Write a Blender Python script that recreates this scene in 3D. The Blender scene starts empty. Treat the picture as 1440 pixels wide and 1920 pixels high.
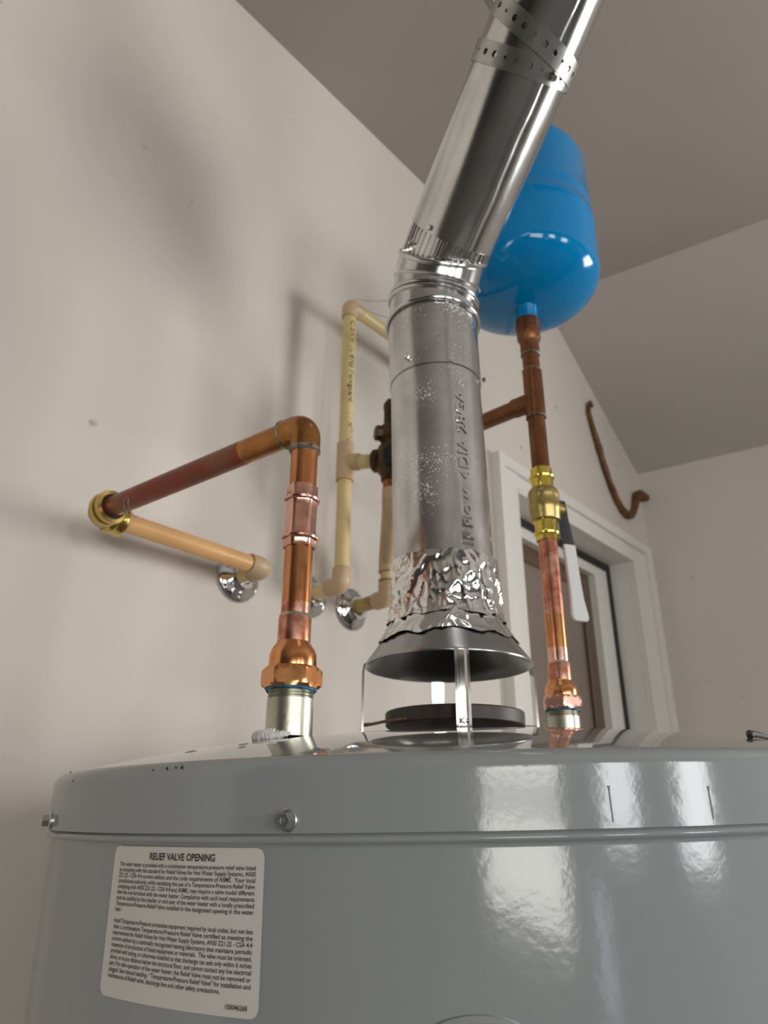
import bpy, bmesh, math, random
from math import sin, cos, pi, radians, sqrt, atan2
from mathutils import Vector, Matrix, noise

random.seed(7)
sc = bpy.context.scene
COL = sc.collection
H = 1.35                                  # eye height above the floor

# ------------------------------------------------------------------ camera
cam_d = bpy.data.cameras.new('camera')
cam = bpy.data.objects.new('camera', cam_d)
COL.objects.link(cam)
cR = Vector((0.668, -0.7442, 0.006)).normalized()
cF = Vector((0.6809, 0.6143, 0.3987)).normalized()
cU = cR.cross(cF).normalized()
cR = cF.cross(cU).normalized()
M = Matrix((cR, cU, -cF)).transposed().to_4x4()
M.translation = Vector((0, 0, H))
cam.matrix_world = M
cam_d.sensor_fit = 'AUTO'
cam_d.sensor_width = 9.896
cam_d.lens = 6.86
cam_d.clip_start = 0.02
cam_d.dof.use_dof = True
cam_d.dof.focus_distance = 0.42
cam_d.dof.aperture_fstop = 3.2
sc.camera = cam

# ------------------------------------------------------------------ world, daylight, exposure
world = bpy.data.worlds.new('world')
sc.world = world
world.use_nodes = True
bg = world.node_tree.nodes['Background']
bg.inputs['Color'].default_value = (0.80, 0.88, 1.0, 1)
bg.inputs['Strength'].default_value = 0.6

# daylight at the openings of the front wall: x0, x1, z0, z1, radiance, colour
OPENINGS = [
    (-2.69, -1.12, -0.62, 0.46, 9.5, (1.0, 0.97, 0.90)),
    (-0.82, -0.60, -0.86, -0.30, 3.0, (0.70, 0.82, 1.0)),
    (-0.60, -0.09, -0.20, 0.62, 11.0, (0.97, 0.98, 1.0)),
    (0.40, 0.89, -0.24, 0.62, 12.0, (0.97, 0.98, 1.0)),
]
YF = -2.60
for i, (x0, x1, z0, z1, rad, c) in enumerate(OPENINGS):
    ld = bpy.data.lights.new('window_daylight', 'AREA')
    ld.shape = 'RECTANGLE'
    ld.size = x1 - x0
    ld.size_y = z1 - z0
    ld.energy = rad * (x1 - x0) * (z1 - z0) * pi
    ld.color = c
    lo = bpy.data.objects.new('window_daylight', ld)
    COL.objects.link(lo)
    lo.location = ((x0 + x1) / 2, YF - 0.13, (z0 + z1) / 2 + H)
    lo.rotation_euler = (radians(90), 0, 0)      # shines towards +Y, into the room

# one more window in the right wall, out of the frame: run along the wall, heights, radiance
RW = Vector((2.0905, 0.775, 0))              # corner of back and right wall
RD = Vector((0.174, -0.985, 0)).normalized() # run of the right wall
SIDE = (1.65, 3.25, -0.30, 0.75, 16.0)
ld = bpy.data.lights.new('window_daylight', 'AREA')
ld.shape = 'RECTANGLE'
ld.size = SIDE[1] - SIDE[0]
ld.size_y = SIDE[3] - SIDE[2]
ld.energy = SIDE[4] * ld.size * ld.size_y * pi
ld.color = (1.0, 0.98, 0.95)
lo = bpy.data.objects.new('window_daylight', ld)
COL.objects.link(lo)
RN = Vector((RD.y, -RD.x, 0))                # into the room
lo.location = RW + RD * ((SIDE[0] + SIDE[1]) / 2) - RN * 0.13 + Vector((0, 0, (SIDE[2] + SIDE[3]) / 2 + H))
lo.rotation_euler = RN.to_track_quat('-Z', 'Z').to_euler()

sc.view_settings.view_transform = 'Standard'
sc.view_settings.look = 'None'
sc.view_settings.gamma = 1.0
sc.view_settings.use_curve_mapping = False
sc.view_settings.exposure = 0.23


# ------------------------------------------------------------------ helpers
class MB:
    """collects vertices and faces; build() links them as ONE mesh object"""
    def __init__(s):
        s.v, s.f = [], []

    def add(s, vs, fs):
        o = len(s.v)
        s.v += [Vector(p) for p in vs]
        s.f += [tuple(i + o for i in f) for f in fs]
        return s

    def quad(s, a, b, c, d):
        return s.add([a, b, c, d], [(0, 1, 2, 3)])

    def box(s, x0, x1, y0, y1, z0, z1):
        return s.add([(x0, y0, z0), (x1, y0, z0), (x1, y1, z0), (x0, y1, z0),
                      (x0, y0, z1), (x1, y0, z1), (x1, y1, z1), (x0, y1, z1)],
                     [(0, 3, 2, 1), (4, 5, 6, 7), (0, 1, 5, 4), (1, 2, 6, 5), (2, 3, 7, 6), (3, 0, 4, 7)])

    def rings(s, rings, cap0=True, cap1=True, closed=True):
        n = len(rings[0])
        vs = [p for r in rings for p in r]
        fs = []
        for i in range(len(rings) - 1):
            for k in range(n if closed else n - 1):
                a, b = i * n + k, i * n + (k + 1) % n
                fs.append((a, b, b + n, a + n))
        if closed and cap0:
            fs.append(tuple(reversed(range(n))))
        if closed and cap1:
            o = (len(rings) - 1) * n
            fs.append(tuple(range(o, o + n)))
        return s.add(vs, fs)

    def lathe(s, org, axis, prof, seg=40, cap0=True, cap1=True, rmod=None, x=None):
        """prof: list of (t along axis, radius); rmod(theta, t, r) -> r"""
        ax = Vector(axis).normalized()
        if x is None:
            x = Vector((1, 0, 0)) if abs(ax.x) < 0.9 else Vector((0, 1, 0))
        x = Vector(x)
        x = (x - ax * x.dot(ax)).normalized()
        y = ax.cross(x)
        o = Vector(org)
        rs = []
        for t, r in prof:
            ring = []
            for k in range(seg):
                th = 2 * pi * k / seg
                q = rmod(th, t, r) if rmod else r
                ring.append(o + ax * t + (x * cos(th) + y * sin(th)) * max(q, 1e-5))
            rs.append(ring)
        return s.rings(rs, cap0, cap1)

    def sweep(s, pts, rad, seg=24, cap=True, flat=None):
        """tube along pts; rad scalar or list; flat=(w,h) gives a flattened section"""
        P = [Vector(p) for p in pts]
        n = len(P)
        R = rad if isinstance(rad, (list, tuple)) else [rad] * n
        T = []
        for i in range(n):
            a = P[max(i - 1, 0)]
            b = P[min(i + 1, n - 1)]
            d = b - a
            T.append(d.normalized() if d.length > 1e-9 else (T[-1] if T else Vector((0, 0, 1))))
        t0 = T[0]
        x = Vector((1, 0, 0)) if abs(t0.x) < 0.8 else Vector((0, 1, 0))
        x = (x - t0 * x.dot(t0)).normalized()
        rs = []
        for i in range(n):
            x = (x - T[i] * x.dot(T[i])).normalized()
            y = T[i].cross(x)
            rs.append([P[i] + (x * cos(2 * pi * k / seg) + y * sin(2 * pi * k / seg)) * R[i] for k in range(seg)])
        return s.rings(rs, cap, cap)

    def build(s, name, mat, parent=None, sharp=35, label=None, world=False, kind=None):
        me = bpy.data.meshes.new(name)
        root = parent
        while root is not None and root.parent is not None:
            root = root.parent
        off = Vector(root.location) if root is not None else Vector((0, 0, 0))
        me.from_pydata([tuple(p + Vector((0, 0, H)) - off) for p in s.v], [], s.f)
        me.materials.append(mat)
        me.update()
        me.shade_smooth()
        me.set_sharp_from_angle(angle=radians(sharp))
        o = bpy.data.objects.new(name, me)
        COL.objects.link(o)
        if parent is not None:
            o.parent = parent
        if label:
            o['label'] = label
        if kind:
            o['kind'] = kind
        return o


def thing(name, label, cat, loc, group=None, kind=None):
    o = bpy.data.objects.new(name, None)
    COL.objects.link(o)
    o.empty_display_size = 0.05
    o.location = (loc[0], loc[1], loc[2] + H)
    if label:
        o['label'] = label
    if cat:
        o['category'] = cat
    if group:
        o['group'] = group
    if kind:
        o['kind'] = kind
    return o


def arc(p0, corner, p1, r, n=10):
    """points of a fillet of radius r at corner between directions to p0 and p1"""
    c = Vector(corner)
    a = (Vector(p0) - c).normalized()
    b = (Vector(p1) - c).normalized()
    ang = a.angle(b)
    d = r / math.tan(ang / 2)
    ctr = c + (a + b).normalized() * (r / sin(ang / 2))
    s, e = c + a * d - ctr, c + b * d - ctr
    sw = s.angle(e)
    ax = s.cross(e).normalized()
    return [ctr + Matrix.Rotation(sw * i / n, 3, ax) @ s for i in range(n + 1)]


# ------------------------------------------------------------------ materials
def nodes(name):
    m = bpy.data.materials.new(name)
    m.use_nodes = True
    nt = m.node_tree
    return m, nt, nt.nodes['Principled BSDF']


def ramp(nt, fac, stops):
    r = nt.nodes.new('ShaderNodeValToRGB')
    while len(r.color_ramp.elements) > 1:
        r.color_ramp.elements.remove(r.color_ramp.elements[0])
    r.color_ramp.elements[0].position = stops[0][0]
    r.color_ramp.elements[0].color = (*stops[0][1], 1)
    for p, c in stops[1:]:
        e = r.color_ramp.elements.new(p)
        e.color = (*c, 1)
    nt.links.new(fac, r.inputs['Fac'])
    return r


def tex(nt, scale, detail=4, rough=0.55, stretch=None, dist=0.0):
    tc = nt.nodes.new('ShaderNodeTexCoord')
    mp = nt.nodes.new('ShaderNodeMapping')
    if stretch:
        mp.inputs['Scale'].default_value = stretch
    n = nt.nodes.new('ShaderNodeTexNoise')
    n.inputs['Scale'].default_value = scale
    n.inputs['Detail'].default_value = detail
    n.inputs['Roughness'].default_value = rough
    n.inputs['Distortion'].default_value = dist
    nt.links.new(tc.outputs['Object'], mp.inputs['Vector'])
    nt.links.new(mp.outputs['Vector'], n.inputs['Vector'])
    return n


def bump(nt, b, fac, strength, dist=0.001):
    bp = nt.nodes.new('ShaderNodeBump')
    bp.inputs['Strength'].default_value = strength
    bp.inputs['Distance'].default_value = dist
    nt.links.new(fac, bp.inputs['Height'])
    nt.links.new(bp.outputs['Normal'], b.inputs['Normal'])
    return bp


def mat(name, stops, rough=0.5, metal=0.0, scale=20, detail=4, stretch=None, dist=0.0,
        bumpv=None, bscale=None, rvar=0.0, coat=0.0, spec=None, nrough=0.55):
    """noise-mottled principled material; stops = colour ramp of the noise"""
    m, nt, b = nodes(name)
    n = tex(nt, scale, detail, nrough, stretch, dist)
    if len(stops) == 1:
        stops = [(0.0, stops[0]), (1.0, tuple(min(1, c * 1.04) for c in stops[0]))]
    r = ramp(nt, n.outputs['Fac'], stops)
    nt.links.new(r.outputs['Color'], b.inputs['Base Color'])
    b.inputs['Metallic'].default_value = metal
    b.inputs['Roughness'].default_value = rough
    if rvar:
        n2 = tex(nt, scale * 1.7, 3)
        mr = nt.nodes.new('ShaderNodeMapRange')
        mr.inputs['To Min'].default_value = max(0.02, rough - rvar)
        mr.inputs['To Max'].default_value = rough + rvar
        nt.links.new(n2.outputs['Fac'], mr.inputs['Value'])
        nt.links.new(mr.outputs['Result'], b.inputs['Roughness'])
    if bumpv:
        nb = tex(nt, bscale or scale, 3)
        bump(nt, b, nb.outputs['Fac'], bumpv)
    if coat:
        b.inputs['Coat Weight'].default_value = coat
        b.inputs['Coat Roughness'].default_value = 0.05
    if spec is not None:
        b.inputs['Specular IOR Level'].default_value = spec
    return m


def dirt_wall(name, base, speck=True):
    """painted drywall: faint mottling, a few dark specks and smudges, fine orange-peel relief"""
    m, nt, b = nodes(name)
    n = tex(nt, 2.2, 3)
    lo = tuple(c * 0.95 for c in base)
    r = ramp(nt, n.outputs['Fac'], [(0.3, lo), (0.7, base)])
    out = r.outputs['Color']
    if speck:
        v = tex(nt, 26, 2, 0.5)
        mk = ramp(nt, v.outputs['Fac'], [(0.0, (0, 0, 0)), (0.735, (0, 0, 0)), (0.80, (1, 1, 1))])
        mx = nt.nodes.new('ShaderNodeMixRGB')
        mx.inputs['Color2'].default_value = (base[0] * 0.45, base[1] * 0.43, base[2] * 0.40, 1)
        nt.links.new(mk.outputs['Color'], mx.inputs['Fac'])
        nt.links.new(out, mx.inputs['Color1'])
        out = mx.outputs['Color']
    nt.links.new(out, b.inputs['Base Color'])
    b.inputs['Roughness'].default_value = 0.62
    nb = tex(nt, 240, 2)
    bump(nt, b, nb.outputs['Fac'], 0.12, 0.001)
    return m


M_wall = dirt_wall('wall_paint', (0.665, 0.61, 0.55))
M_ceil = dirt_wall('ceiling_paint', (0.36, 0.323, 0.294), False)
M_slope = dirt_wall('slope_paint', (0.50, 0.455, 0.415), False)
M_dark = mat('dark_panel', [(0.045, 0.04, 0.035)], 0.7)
M_floor = mat('concrete', [(0.3, (0.075, 0.07, 0.064)), (0.7, (0.10, 0.094, 0.086))], 0.7, scale=4, bumpv=0.2, bscale=60)
M_white = mat('white_trim_paint', [(0.72, 0.70, 0.65)], 0.35, scale=8, bumpv=0.05, bscale=120)
M_black = mat('black_rubber', [(0.012, 0.012, 0.012)], 0.5)
M_pane = mat('brown_pane', [(0.3, (0.085, 0.045, 0.022)), (0.7, (0.12, 0.066, 0.034))], 0.16, scale=3, coat=0.6)
M_panerefl = mat('taupe_pane_reflection', [(0.3, (0.21, 0.165, 0.135)), (0.7, (0.25, 0.20, 0.165))], 0.35, scale=3)  # taupe stands for the bright reflection in the brown door pane
M_tank = mat('grey_enamel', [(0.3, (0.272, 0.288, 0.292)), (0.7, (0.292, 0.309, 0.313))], 0.12, scale=6, bumpv=0.09, bscale=130)
M_top = mat('grey_enamel_top', [(0.3, (0.30, 0.305, 0.30)), (0.7, (0.33, 0.33, 0.325))], 0.05, scale=7, bumpv=0.02, bscale=30, coat=0.5)
M_galv = mat('galvanized_steel', [(0.25, (0.50, 0.51, 0.51)), (0.5, (0.62, 0.63, 0.62)), (0.75, (0.74, 0.745, 0.73))], 0.22, 1.0,
             scale=26, detail=6, rvar=0.08, bumpv=0.05, bscale=160)
def spangle(m, amount):
    nt = m.node_tree
    b_ = nt.nodes['Principled BSDF']
    src = b_.inputs['Base Color'].links[0].from_socket
    n1 = tex(nt, 560, 1, 0.4)
    n2 = tex(nt, 14, 3, 0.6)
    mul = nt.nodes.new('ShaderNodeMath')
    mul.operation = 'MULTIPLY'
    nt.links.new(n1.outputs['Fac'], mul.inputs[0])
    nt.links.new(n2.outputs['Fac'], mul.inputs[1])
    r_ = ramp(nt, mul.outputs['Value'], [(0.0, (0, 0, 0)), (amount, (0, 0, 0)), (amount + 0.05, (1, 1, 1))])
    mx = nt.nodes.new('ShaderNodeMixRGB')
    mx.inputs['Color2'].default_value = (0.93, 0.93, 0.92, 1)
    nt.links.new(r_.outputs['Color'], mx.inputs['Fac'])
    nt.links.new(src, mx.inputs['Color1'])
    nt.links.new(mx.outputs['Color'], b_.inputs['Base Color'])
    mr = nt.nodes.new('ShaderNodeMapRange')
    mr.inputs['To Min'].default_value = 0.0
    mr.inputs['To Max'].default_value = 0.7
    nt.links.new(r_.outputs['Color'], mr.inputs['Value'])
    inv = nt.nodes.new('ShaderNodeMath')
    inv.operation = 'SUBTRACT'
    inv.inputs[0].default_value = 1.0
    nt.links.new(mr.outputs['Result'], inv.inputs[1])
    nt.links.new(inv.outputs['Value'], b_.inputs['Metallic'])


spangle(M_galv, 0.365)
M_galvb = mat('bright_galvanized_steel', [(0.25, (0.58, 0.585, 0.58)), (0.75, (0.78, 0.78, 0.765))], 0.16, 1.0,
              scale=18, detail=5, rvar=0.05, bumpv=0.04, bscale=45)
M_steel = mat('zinc_steel', [(0.3, (0.62, 0.62, 0.60)), (0.7, (0.80, 0.80, 0.78))], 0.14, 1.0, scale=40)
M_nipple = mat('galvanized_nipple', [(0.25, (0.38, 0.38, 0.31)), (0.6, (0.60, 0.595, 0.50)), (0.85, (0.74, 0.73, 0.64))], 0.37, 1.0,
               scale=60, stretch=(1, 1, 0.25), rvar=0.1, bumpv=0.1, bscale=300)
M_skirt = mat('dark_zinc', [(0.42, 0.43, 0.43)], 0.26, 1.0, scale=30)
M_strap = mat('dull_zinc_strap', [(0.3, (0.50, 0.50, 0.48)), (0.7, (0.60, 0.60, 0.58))], 0.30, 1.0, scale=50)
M_screw = mat('dull_zinc_screw', [(0.3, (0.50, 0.50, 0.49)), (0.7, (0.66, 0.66, 0.65))], 0.34, 1.0, scale=90)
M_foil = mat('aluminium_foil', [(0.3, (0.80, 0.80, 0.80)), (0.7, (0.90, 0.90, 0.89))], 0.14, 1.0, scale=30)
M_iron = mat('burnt_black_iron', [(0.3, (0.016, 0.012, 0.010)), (0.7, (0.045, 0.031, 0.025))], 0.5, 0.0, scale=40, bumpv=0.2, bscale=80)
M_rust = mat('rusty_steel', [(0.3, (0.16, 0.085, 0.03)), (0.7, (0.30, 0.17, 0.07))], 0.6, 0.4, scale=120)
M_copper = mat('clean_copper', [(0.2, (0.42, 0.15, 0.055)), (0.5, (0.66, 0.28, 0.11)), (0.8, (0.78, 0.38, 0.17))], 0.24, 1.0, scale=40,
               stretch=(1, 1, 0.35), rvar=0.07)
M_pink = mat('pink_copper', [(0.2, (0.66, 0.33, 0.25)), (0.55, (0.83, 0.47, 0.37)), (0.85, (0.92, 0.60, 0.48))], 0.22, 1.0, scale=60, rvar=0.06)
M_fluxed = mat('flux_stained_copper', [(0.25, (0.36, 0.10, 0.055)), (0.48, (0.58, 0.23, 0.14)), (0.64, (0.72, 0.40, 0.30)), (0.85, (0.55, 0.28, 0.14))],
               0.30, 1.0, scale=75, rvar=0.1)
M_orange = mat('bright_orange_copper', [(0.3, (0.72, 0.27, 0.09)), (0.7, (0.86, 0.42, 0.18))], 0.22, 1.0, scale=50, rvar=0.06)
M_redcu = mat('red_stained_copper', [(0.28, (0.17, 0.075, 0.035)), (0.45, (0.26, 0.055, 0.03)), (0.58, (0.24, 0.10, 0.05)), (0.75, (0.30, 0.07, 0.035))],
              0.38, 0.55, scale=16, rvar=0.1)
M_browncu = mat('brown_aged_copper', [(0.3, (0.13, 0.052, 0.02)), (0.55, (0.20, 0.083, 0.035)), (0.8, (0.27, 0.125, 0.06))], 0.34, 0.75, scale=30, rvar=0.1)
M_elbow = mat('bronzed_copper', [(0.3, (0.27, 0.12, 0.035)), (0.6, (0.45, 0.20, 0.06)), (0.8, (0.36, 0.20, 0.08))], 0.28, 0.9, scale=28, rvar=0.08)
M_solder = mat('old_solder', [(0.35, (0.16, 0.19, 0.15)), (0.5, (0.34, 0.34, 0.29)), (0.65, (0.12, 0.10, 0.07))], 0.45, 0.7, scale=160, bumpv=0.5, bscale=220)
M_brass = mat('brass', [(0.3, (0.52, 0.36, 0.10)), (0.7, (0.68, 0.50, 0.17))], 0.22, 1.0, scale=50, rvar=0.06)
M_brass2 = mat('bright_brass', [(0.3, (0.70, 0.52, 0.08)), (0.7, (0.84, 0.67, 0.16))], 0.20, 1.0, scale=60, rvar=0.05)
M_brass3 = mat('dull_brass', [(0.3, (0.36, 0.27, 0.10)), (0.7, (0.50, 0.38, 0.15))], 0.36, 0.9, scale=60, rvar=0.08)
M_bronze = mat('dark_bronze', [(0.3, (0.055, 0.03, 0.012)), (0.7, (0.12, 0.065, 0.024))], 0.45, 0.5, scale=50, bumpv=0.2)
M_cpvc = mat('cream_plastic', [(0.25, (0.66, 0.50, 0.21)), (0.5, (0.78, 0.62, 0.30)), (0.75, (0.70, 0.52, 0.27))], 0.38, scale=16)
M_cpvc2 = mat('orange_cream_plastic', [(0.3, (0.80, 0.45, 0.17)), (0.7, (0.88, 0.54, 0.25))], 0.38, scale=12)
M_fit = mat('tan_plastic_fitting', [(0.3, (0.58, 0.40, 0.23)), (0.7, (0.68, 0.50, 0.31))], 0.42, scale=20)
M_glue = mat('yellow_glue', [(0.3, (0.34, 0.22, 0.07)), (0.7, (0.62, 0.45, 0.12))], 0.4, scale=90)
M_chrome = mat('chrome', [(0.75, 0.76, 0.77)], 0.08, 1.0, bumpv=0.5, bscale=60)
M_blue = mat('blue_enamel', [(0.3, (0.0, 0.19, 0.45)), (0.7, (0.0, 0.215, 0.50))], 0.10, scale=8, bumpv=0.02, bscale=60, spec=0.4)
M_bluetape = mat('blue_sealant', [(0.3, (0.01, 0.08, 0.18)), (0.7, (0.03, 0.22, 0.38))], 0.5, scale=160, bumpv=0.5)
M_label = mat('white_sticker', [(0.60, 0.58, 0.535)], 0.32)
M_ink = mat('black_ink', [(0.012, 0.012, 0.014)], 0.5)
M_brownink = mat('brown_ink', [(0.13, 0.075, 0.025)], 0.5)
M_vinyl = mat('white_vinyl_grip', [(0.62, 0.62, 0.60)], 0.35)
M_lever = mat('dark_painted_steel', [(0.05, 0.055, 0.055)], 0.35, 0.6)
M_foam = mat('white_plastic_foam', [(0.3, (0.66, 0.64, 0.63)), (0.7, (0.86, 0.85, 0.85))], 0.6, scale=200, bumpv=0.8, bscale=400)
M_web = mat('dusty_web', [(0.30, 0.27, 0.24)], 0.9)
M_hook = mat('rust_brown_crust', [(0.3, (0.075, 0.03, 0.01)), (0.55, (0.16, 0.065, 0.018)), (0.8, (0.30, 0.15, 0.05))], 0.45, 0.3, scale=40, bumpv=0.6, bscale=60)
M_stain = mat('pink_brown_stain', [(0.3, (0.40, 0.30, 0.25)), (0.7, (0.50, 0.41, 0.36))], 0.7, scale=40)

# ------------------------------------------------------------------ setting
YB = 0.775                                   # back wall plane
ZF, ZC = -H, 1.4125                          # floor, ceiling
XL = -1.20                                   # the back wall ends here; a dim bay opens beyond
ZS, XS = 1.04, 1.5564                        # the ceiling slopes down to here from here
DX0, DX1, DZ = 1.285, 1.935, 0.705           # door hole


def struct(mb, name, m):
    return mb.build(name, m, kind='structure')


b = MB()
b.quad((XL, YB, ZF), (DX0, YB, ZF), (DX0, YB, ZC), (XL, YB, ZC))
b.quad((DX0, YB, DZ), (DX1, YB, DZ), (DX1, YB, ZC), (DX0, YB, ZC))
zt = ZS + (ZC - ZS) * (RW.x - DX1) / (RW.x - XS)
b.f.pop(); del b.v[-4:]
b.add([(DX0, YB, DZ), (DX1, YB, DZ), (DX1, YB, zt), (XS, YB, ZC), (DX0, YB, ZC)], [(0, 1, 2, 3, 4)])
b.quad((DX1, YB, ZF), (RW.x, YB, ZF), (RW.x, YB, ZS), (DX1, YB, zt))
struct(b, 'wall_back', M_wall)
e = RW + RD * 4.0
b = MB()
for s0, s1, z0, z1 in ((0, SIDE[0], ZF, ZS), (SIDE[1], 4.0, ZF, ZS), (SIDE[0], SIDE[1], ZF, SIDE[2]), (SIDE[0], SIDE[1], SIDE[3], ZS)):
    p, q = RW + RD * s0, RW + RD * s1
    b.quad((p.x, p.y, z0), (q.x, q.y, z0), (q.x, q.y, z1), (p.x, p.y, z1))
struct(b, 'wall_right', M_wall)
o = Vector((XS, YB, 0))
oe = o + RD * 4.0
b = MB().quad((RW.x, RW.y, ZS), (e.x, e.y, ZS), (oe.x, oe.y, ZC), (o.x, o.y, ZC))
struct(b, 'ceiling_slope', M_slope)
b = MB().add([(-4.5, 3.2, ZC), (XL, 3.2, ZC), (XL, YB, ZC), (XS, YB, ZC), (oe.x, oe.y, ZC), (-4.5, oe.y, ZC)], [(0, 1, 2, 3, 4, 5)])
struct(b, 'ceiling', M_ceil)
b = MB().quad((-4.5, -3.6, ZF), (3.2, -3.6, ZF), (3.2, 3.2, ZF), (-4.5, 3.2, ZF))
struct(b, 'floor', M_floor)
b = MB().quad((-4.5, 3.2, ZF), (XL, 3.2, ZF), (XL, 3.2, ZC), (-4.5, 3.2, ZC))
b.quad((XL, 3.2, ZF), (XL, YB, ZF), (XL, YB, ZC), (XL, 3.2, ZC))
struct(b, 'wall_bay', M_dark)
b = MB().quad((-4.5, 3.2, ZF), (-4.5, -3.2, ZF), (-4.5, -3.2, ZC), (-4.5, 3.2, ZC))
struct(b, 'wall_left', M_dark)
# front wall behind the camera, with its window openings
xs = sorted({-4.5, 3.2} | {v for o_ in OPENINGS for v in o_[:2]})
zs = sorted({ZF, ZC} | {v for o_ in OPENINGS for v in o_[2:4]})
b = MB()
for i in range(len(xs) - 1):
    for k in range(len(zs) - 1):
        xm, zm = (xs[i] + xs[i + 1]) / 2, (zs[k] + zs[k + 1]) / 2
        if any(q[0] < xm < q[1] and q[2] < zm < q[3] for q in OPENINGS):
            continue
        b.box(xs[i], xs[i + 1], YF - 0.12, YF, zs[k], zs[k + 1])
struct(b, 'wall_front', M_dark)
for i, q in enumerate(OPENINGS):
    w = MB()
    t = 0.035
    w.box(q[0], q[0] + t, YF - 0.09, YF - 0.03, q[2], q[3])
    w.box(q[1] - t, q[1], YF - 0.09, YF - 0.03, q[2], q[3])
    w.box(q[0] + t, q[1] - t, YF - 0.09, YF - 0.03, q[2], q[2] + t)
    w.box(q[0] + t, q[1] - t, YF - 0.09, YF - 0.03, q[3] - t, q[3])
    if i == 0:
        w.box(q[0] + t, q[1] - t, YF - 0.085, YF - 0.035, -0.125, -0.075)
        w.box(q[0] + t, q[1] - t, YF - 0.085, YF - 0.035, -0.035, 0.02)
    struct(w, 'window_%d' % (i + 1), M_white)

# door in the back wall
door = thing('door_1', None, None, (1.61, YB, ZF), kind='structure')
b = MB()
b.box(1.217, 1.300, YB - 0.016, YB - 0.0005, ZF, 0.765)
b.build('casing', M_white, door)
b = MB().box(1.217, 1.240, YB - 0.024, YB - 0.016, ZF, 0.765)
b.build('casing_bead', M_white, door)
b = MB().box(1.912, 2.050, YB - 0.012, YB - 0.0005, ZF, 0.765)
b.build('casing', M_white, door)
b = MB().box(2.012, 2.050, YB - 0.022, YB - 0.012, ZF, 0.765)
b.box(1.912, 1.930, YB - 0.018, YB - 0.012, ZF, 0.69)
b.build('casing_bead', M_white, door)
b = MB().box(1.300, 1.912, YB - 0.012, YB - 0.0005, 0.690, 0.765)
b.build('casing_head', M_white, door)
b = MB().box(1.240, 2.012, YB - 0.022, YB - 0.012, 0.738, 0.765)
b.box(1.300, 1.930, YB - 0.018, YB - 0.012, 0.690, 0.703)
b.build('casing_bead', M_white, door)
b = MB().box(DX0, 1.300, YB, YB + 0.14, ZF, 0.69)
b.box(1.912, DX1, YB, YB + 0.14, ZF, 0.69)
b.box(DX0, DX1, YB, YB + 0.14, 0.69, DZ)
b.build('jamb', M_white, door)
b = MB().box(1.892, 1.912, YB + 0.056, YB + 0.075, ZF, 0.672)
b.box(1.300, 1.912, YB + 0.056, YB + 0.075, 0.668, 0.69)
b.build('weatherstrip', M_black, door)
slab = MB().box(1.815, 1.892, YB + 0.060, YB + 0.10, ZF, 0.668).build('stile', M_white, door)
MB().box(1.302, 1.40, YB + 0.060, YB + 0.10, ZF, 0.668).build('stile', M_white, door)
MB().box(1.40, 1.815, YB + 0.060, YB + 0.10, 0.640, 0.668).build('rail', M_white, door)
MB().box(1.40, 1.815, YB + 0.060, YB + 0.10, ZF, ZF + 0.20).build('rail', M_white, door)
MB().box(1.40, 1.815, YB + 0.088, YB + 0.098, ZF + 0.20, 0.640).build('pane_reflection', M_panerefl, door, label='taupe middle of the door pane, its bright reflection put into the colour')
b = MB().box(1.40, 1.455, YB + 0.080, YB + 0.088, ZF + 0.20, 0.640)
b.box(1.765, 1.815, YB + 0.080, YB + 0.088, ZF + 0.20, 0.640)
b.box(1.455, 1.765, YB + 0.080, YB + 0.088, 0.595, 0.640)
b.build('border', M_pane, door, label='dark brown border of the door pane, around its painted reflection')  # the pane's own brown, left around the reflection painted as taupe

# ------------------------------------------------------------------ water heater (leans by a degree, as in the photograph)
hx = Vector((0.5369, 0.4021, 0.004))
ha = Vector((-0.0332, 0.0033, 0.9994)).normalized()
h1 = (Vector((1, 0, 0)) - ha * ha.x).normalized()
h2 = ha.cross(h1)
HR, CAPH, DOME = 0.3195, 0.0358, 0.029
R2 = HR - 0.0069                             # where the top's dome starts


def hp(th, h, r):
    """point of the heater: angle, height along its axis above the seam, radius"""
    return hx + ha * h + (h1 * cos(th) + h2 * sin(th)) * r


def topz(x, y):
    """height of the heater's top at x, y"""
    d = Vector((x - hx.x, y - hx.y))
    r = d.length
    return (hx + ha * (CAPH - 0.001 + DOME * (1 - min(1, r / R2) ** 2.6))).z - (ha.x * d.x + ha.y * d.y) / ha.z


heater = thing('water_heater', 'large grey enamelled cylindrical water heater with a rating sticker, under the vent pipe', 'water heater',
               tuple(hx + ha * -1.33))
prof = [(-1.32, 0.30), (-1.32, HR - 0.0025), (-1.0, HR - 0.0025), (-0.10, HR - 0.0025), (-0.02, HR - 0.0025), (-0.0075, HR - 0.0025), (-0.0062, HR - 0.0025), (-0.0052, HR - 0.001),
        (-0.0044, HR + 0.0006), (-0.0034, HR + 0.0011), (-0.0022, HR + 0.0006), (-0.0010, HR - 0.0015), (0.001, HR - 0.0030)]
MB().lathe(hx, ha, prof, 160, x=h1).build('body', M_tank, heater, sharp=60)
prof = [(-0.0005, HR - 0.006), (-0.0005, HR + 0.0006), (0.0012, HR + 0.0006), (CAPH - 0.0105, HR + 0.0006), (CAPH - 0.0085, HR + 0.0006)]
for k in range(1, 7):
    a_ = pi / 2 * k / 6
    prof.append((CAPH - 0.0085 + 0.0075 * sin(a_), HR + 0.0006 - 0.0075 * (1 - cos(a_))))
MB().lathe(hx, ha, prof, 160, False, False, x=h1).build('cap_band', M_tank, heater, sharp=60)
prof = []
for k in range(0, 33):
    r_ = R2 * (1 - k / 32)
    prof.append((CAPH - 0.001 + DOME * (1 - (r_ / R2) ** 2.6), r_))
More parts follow.
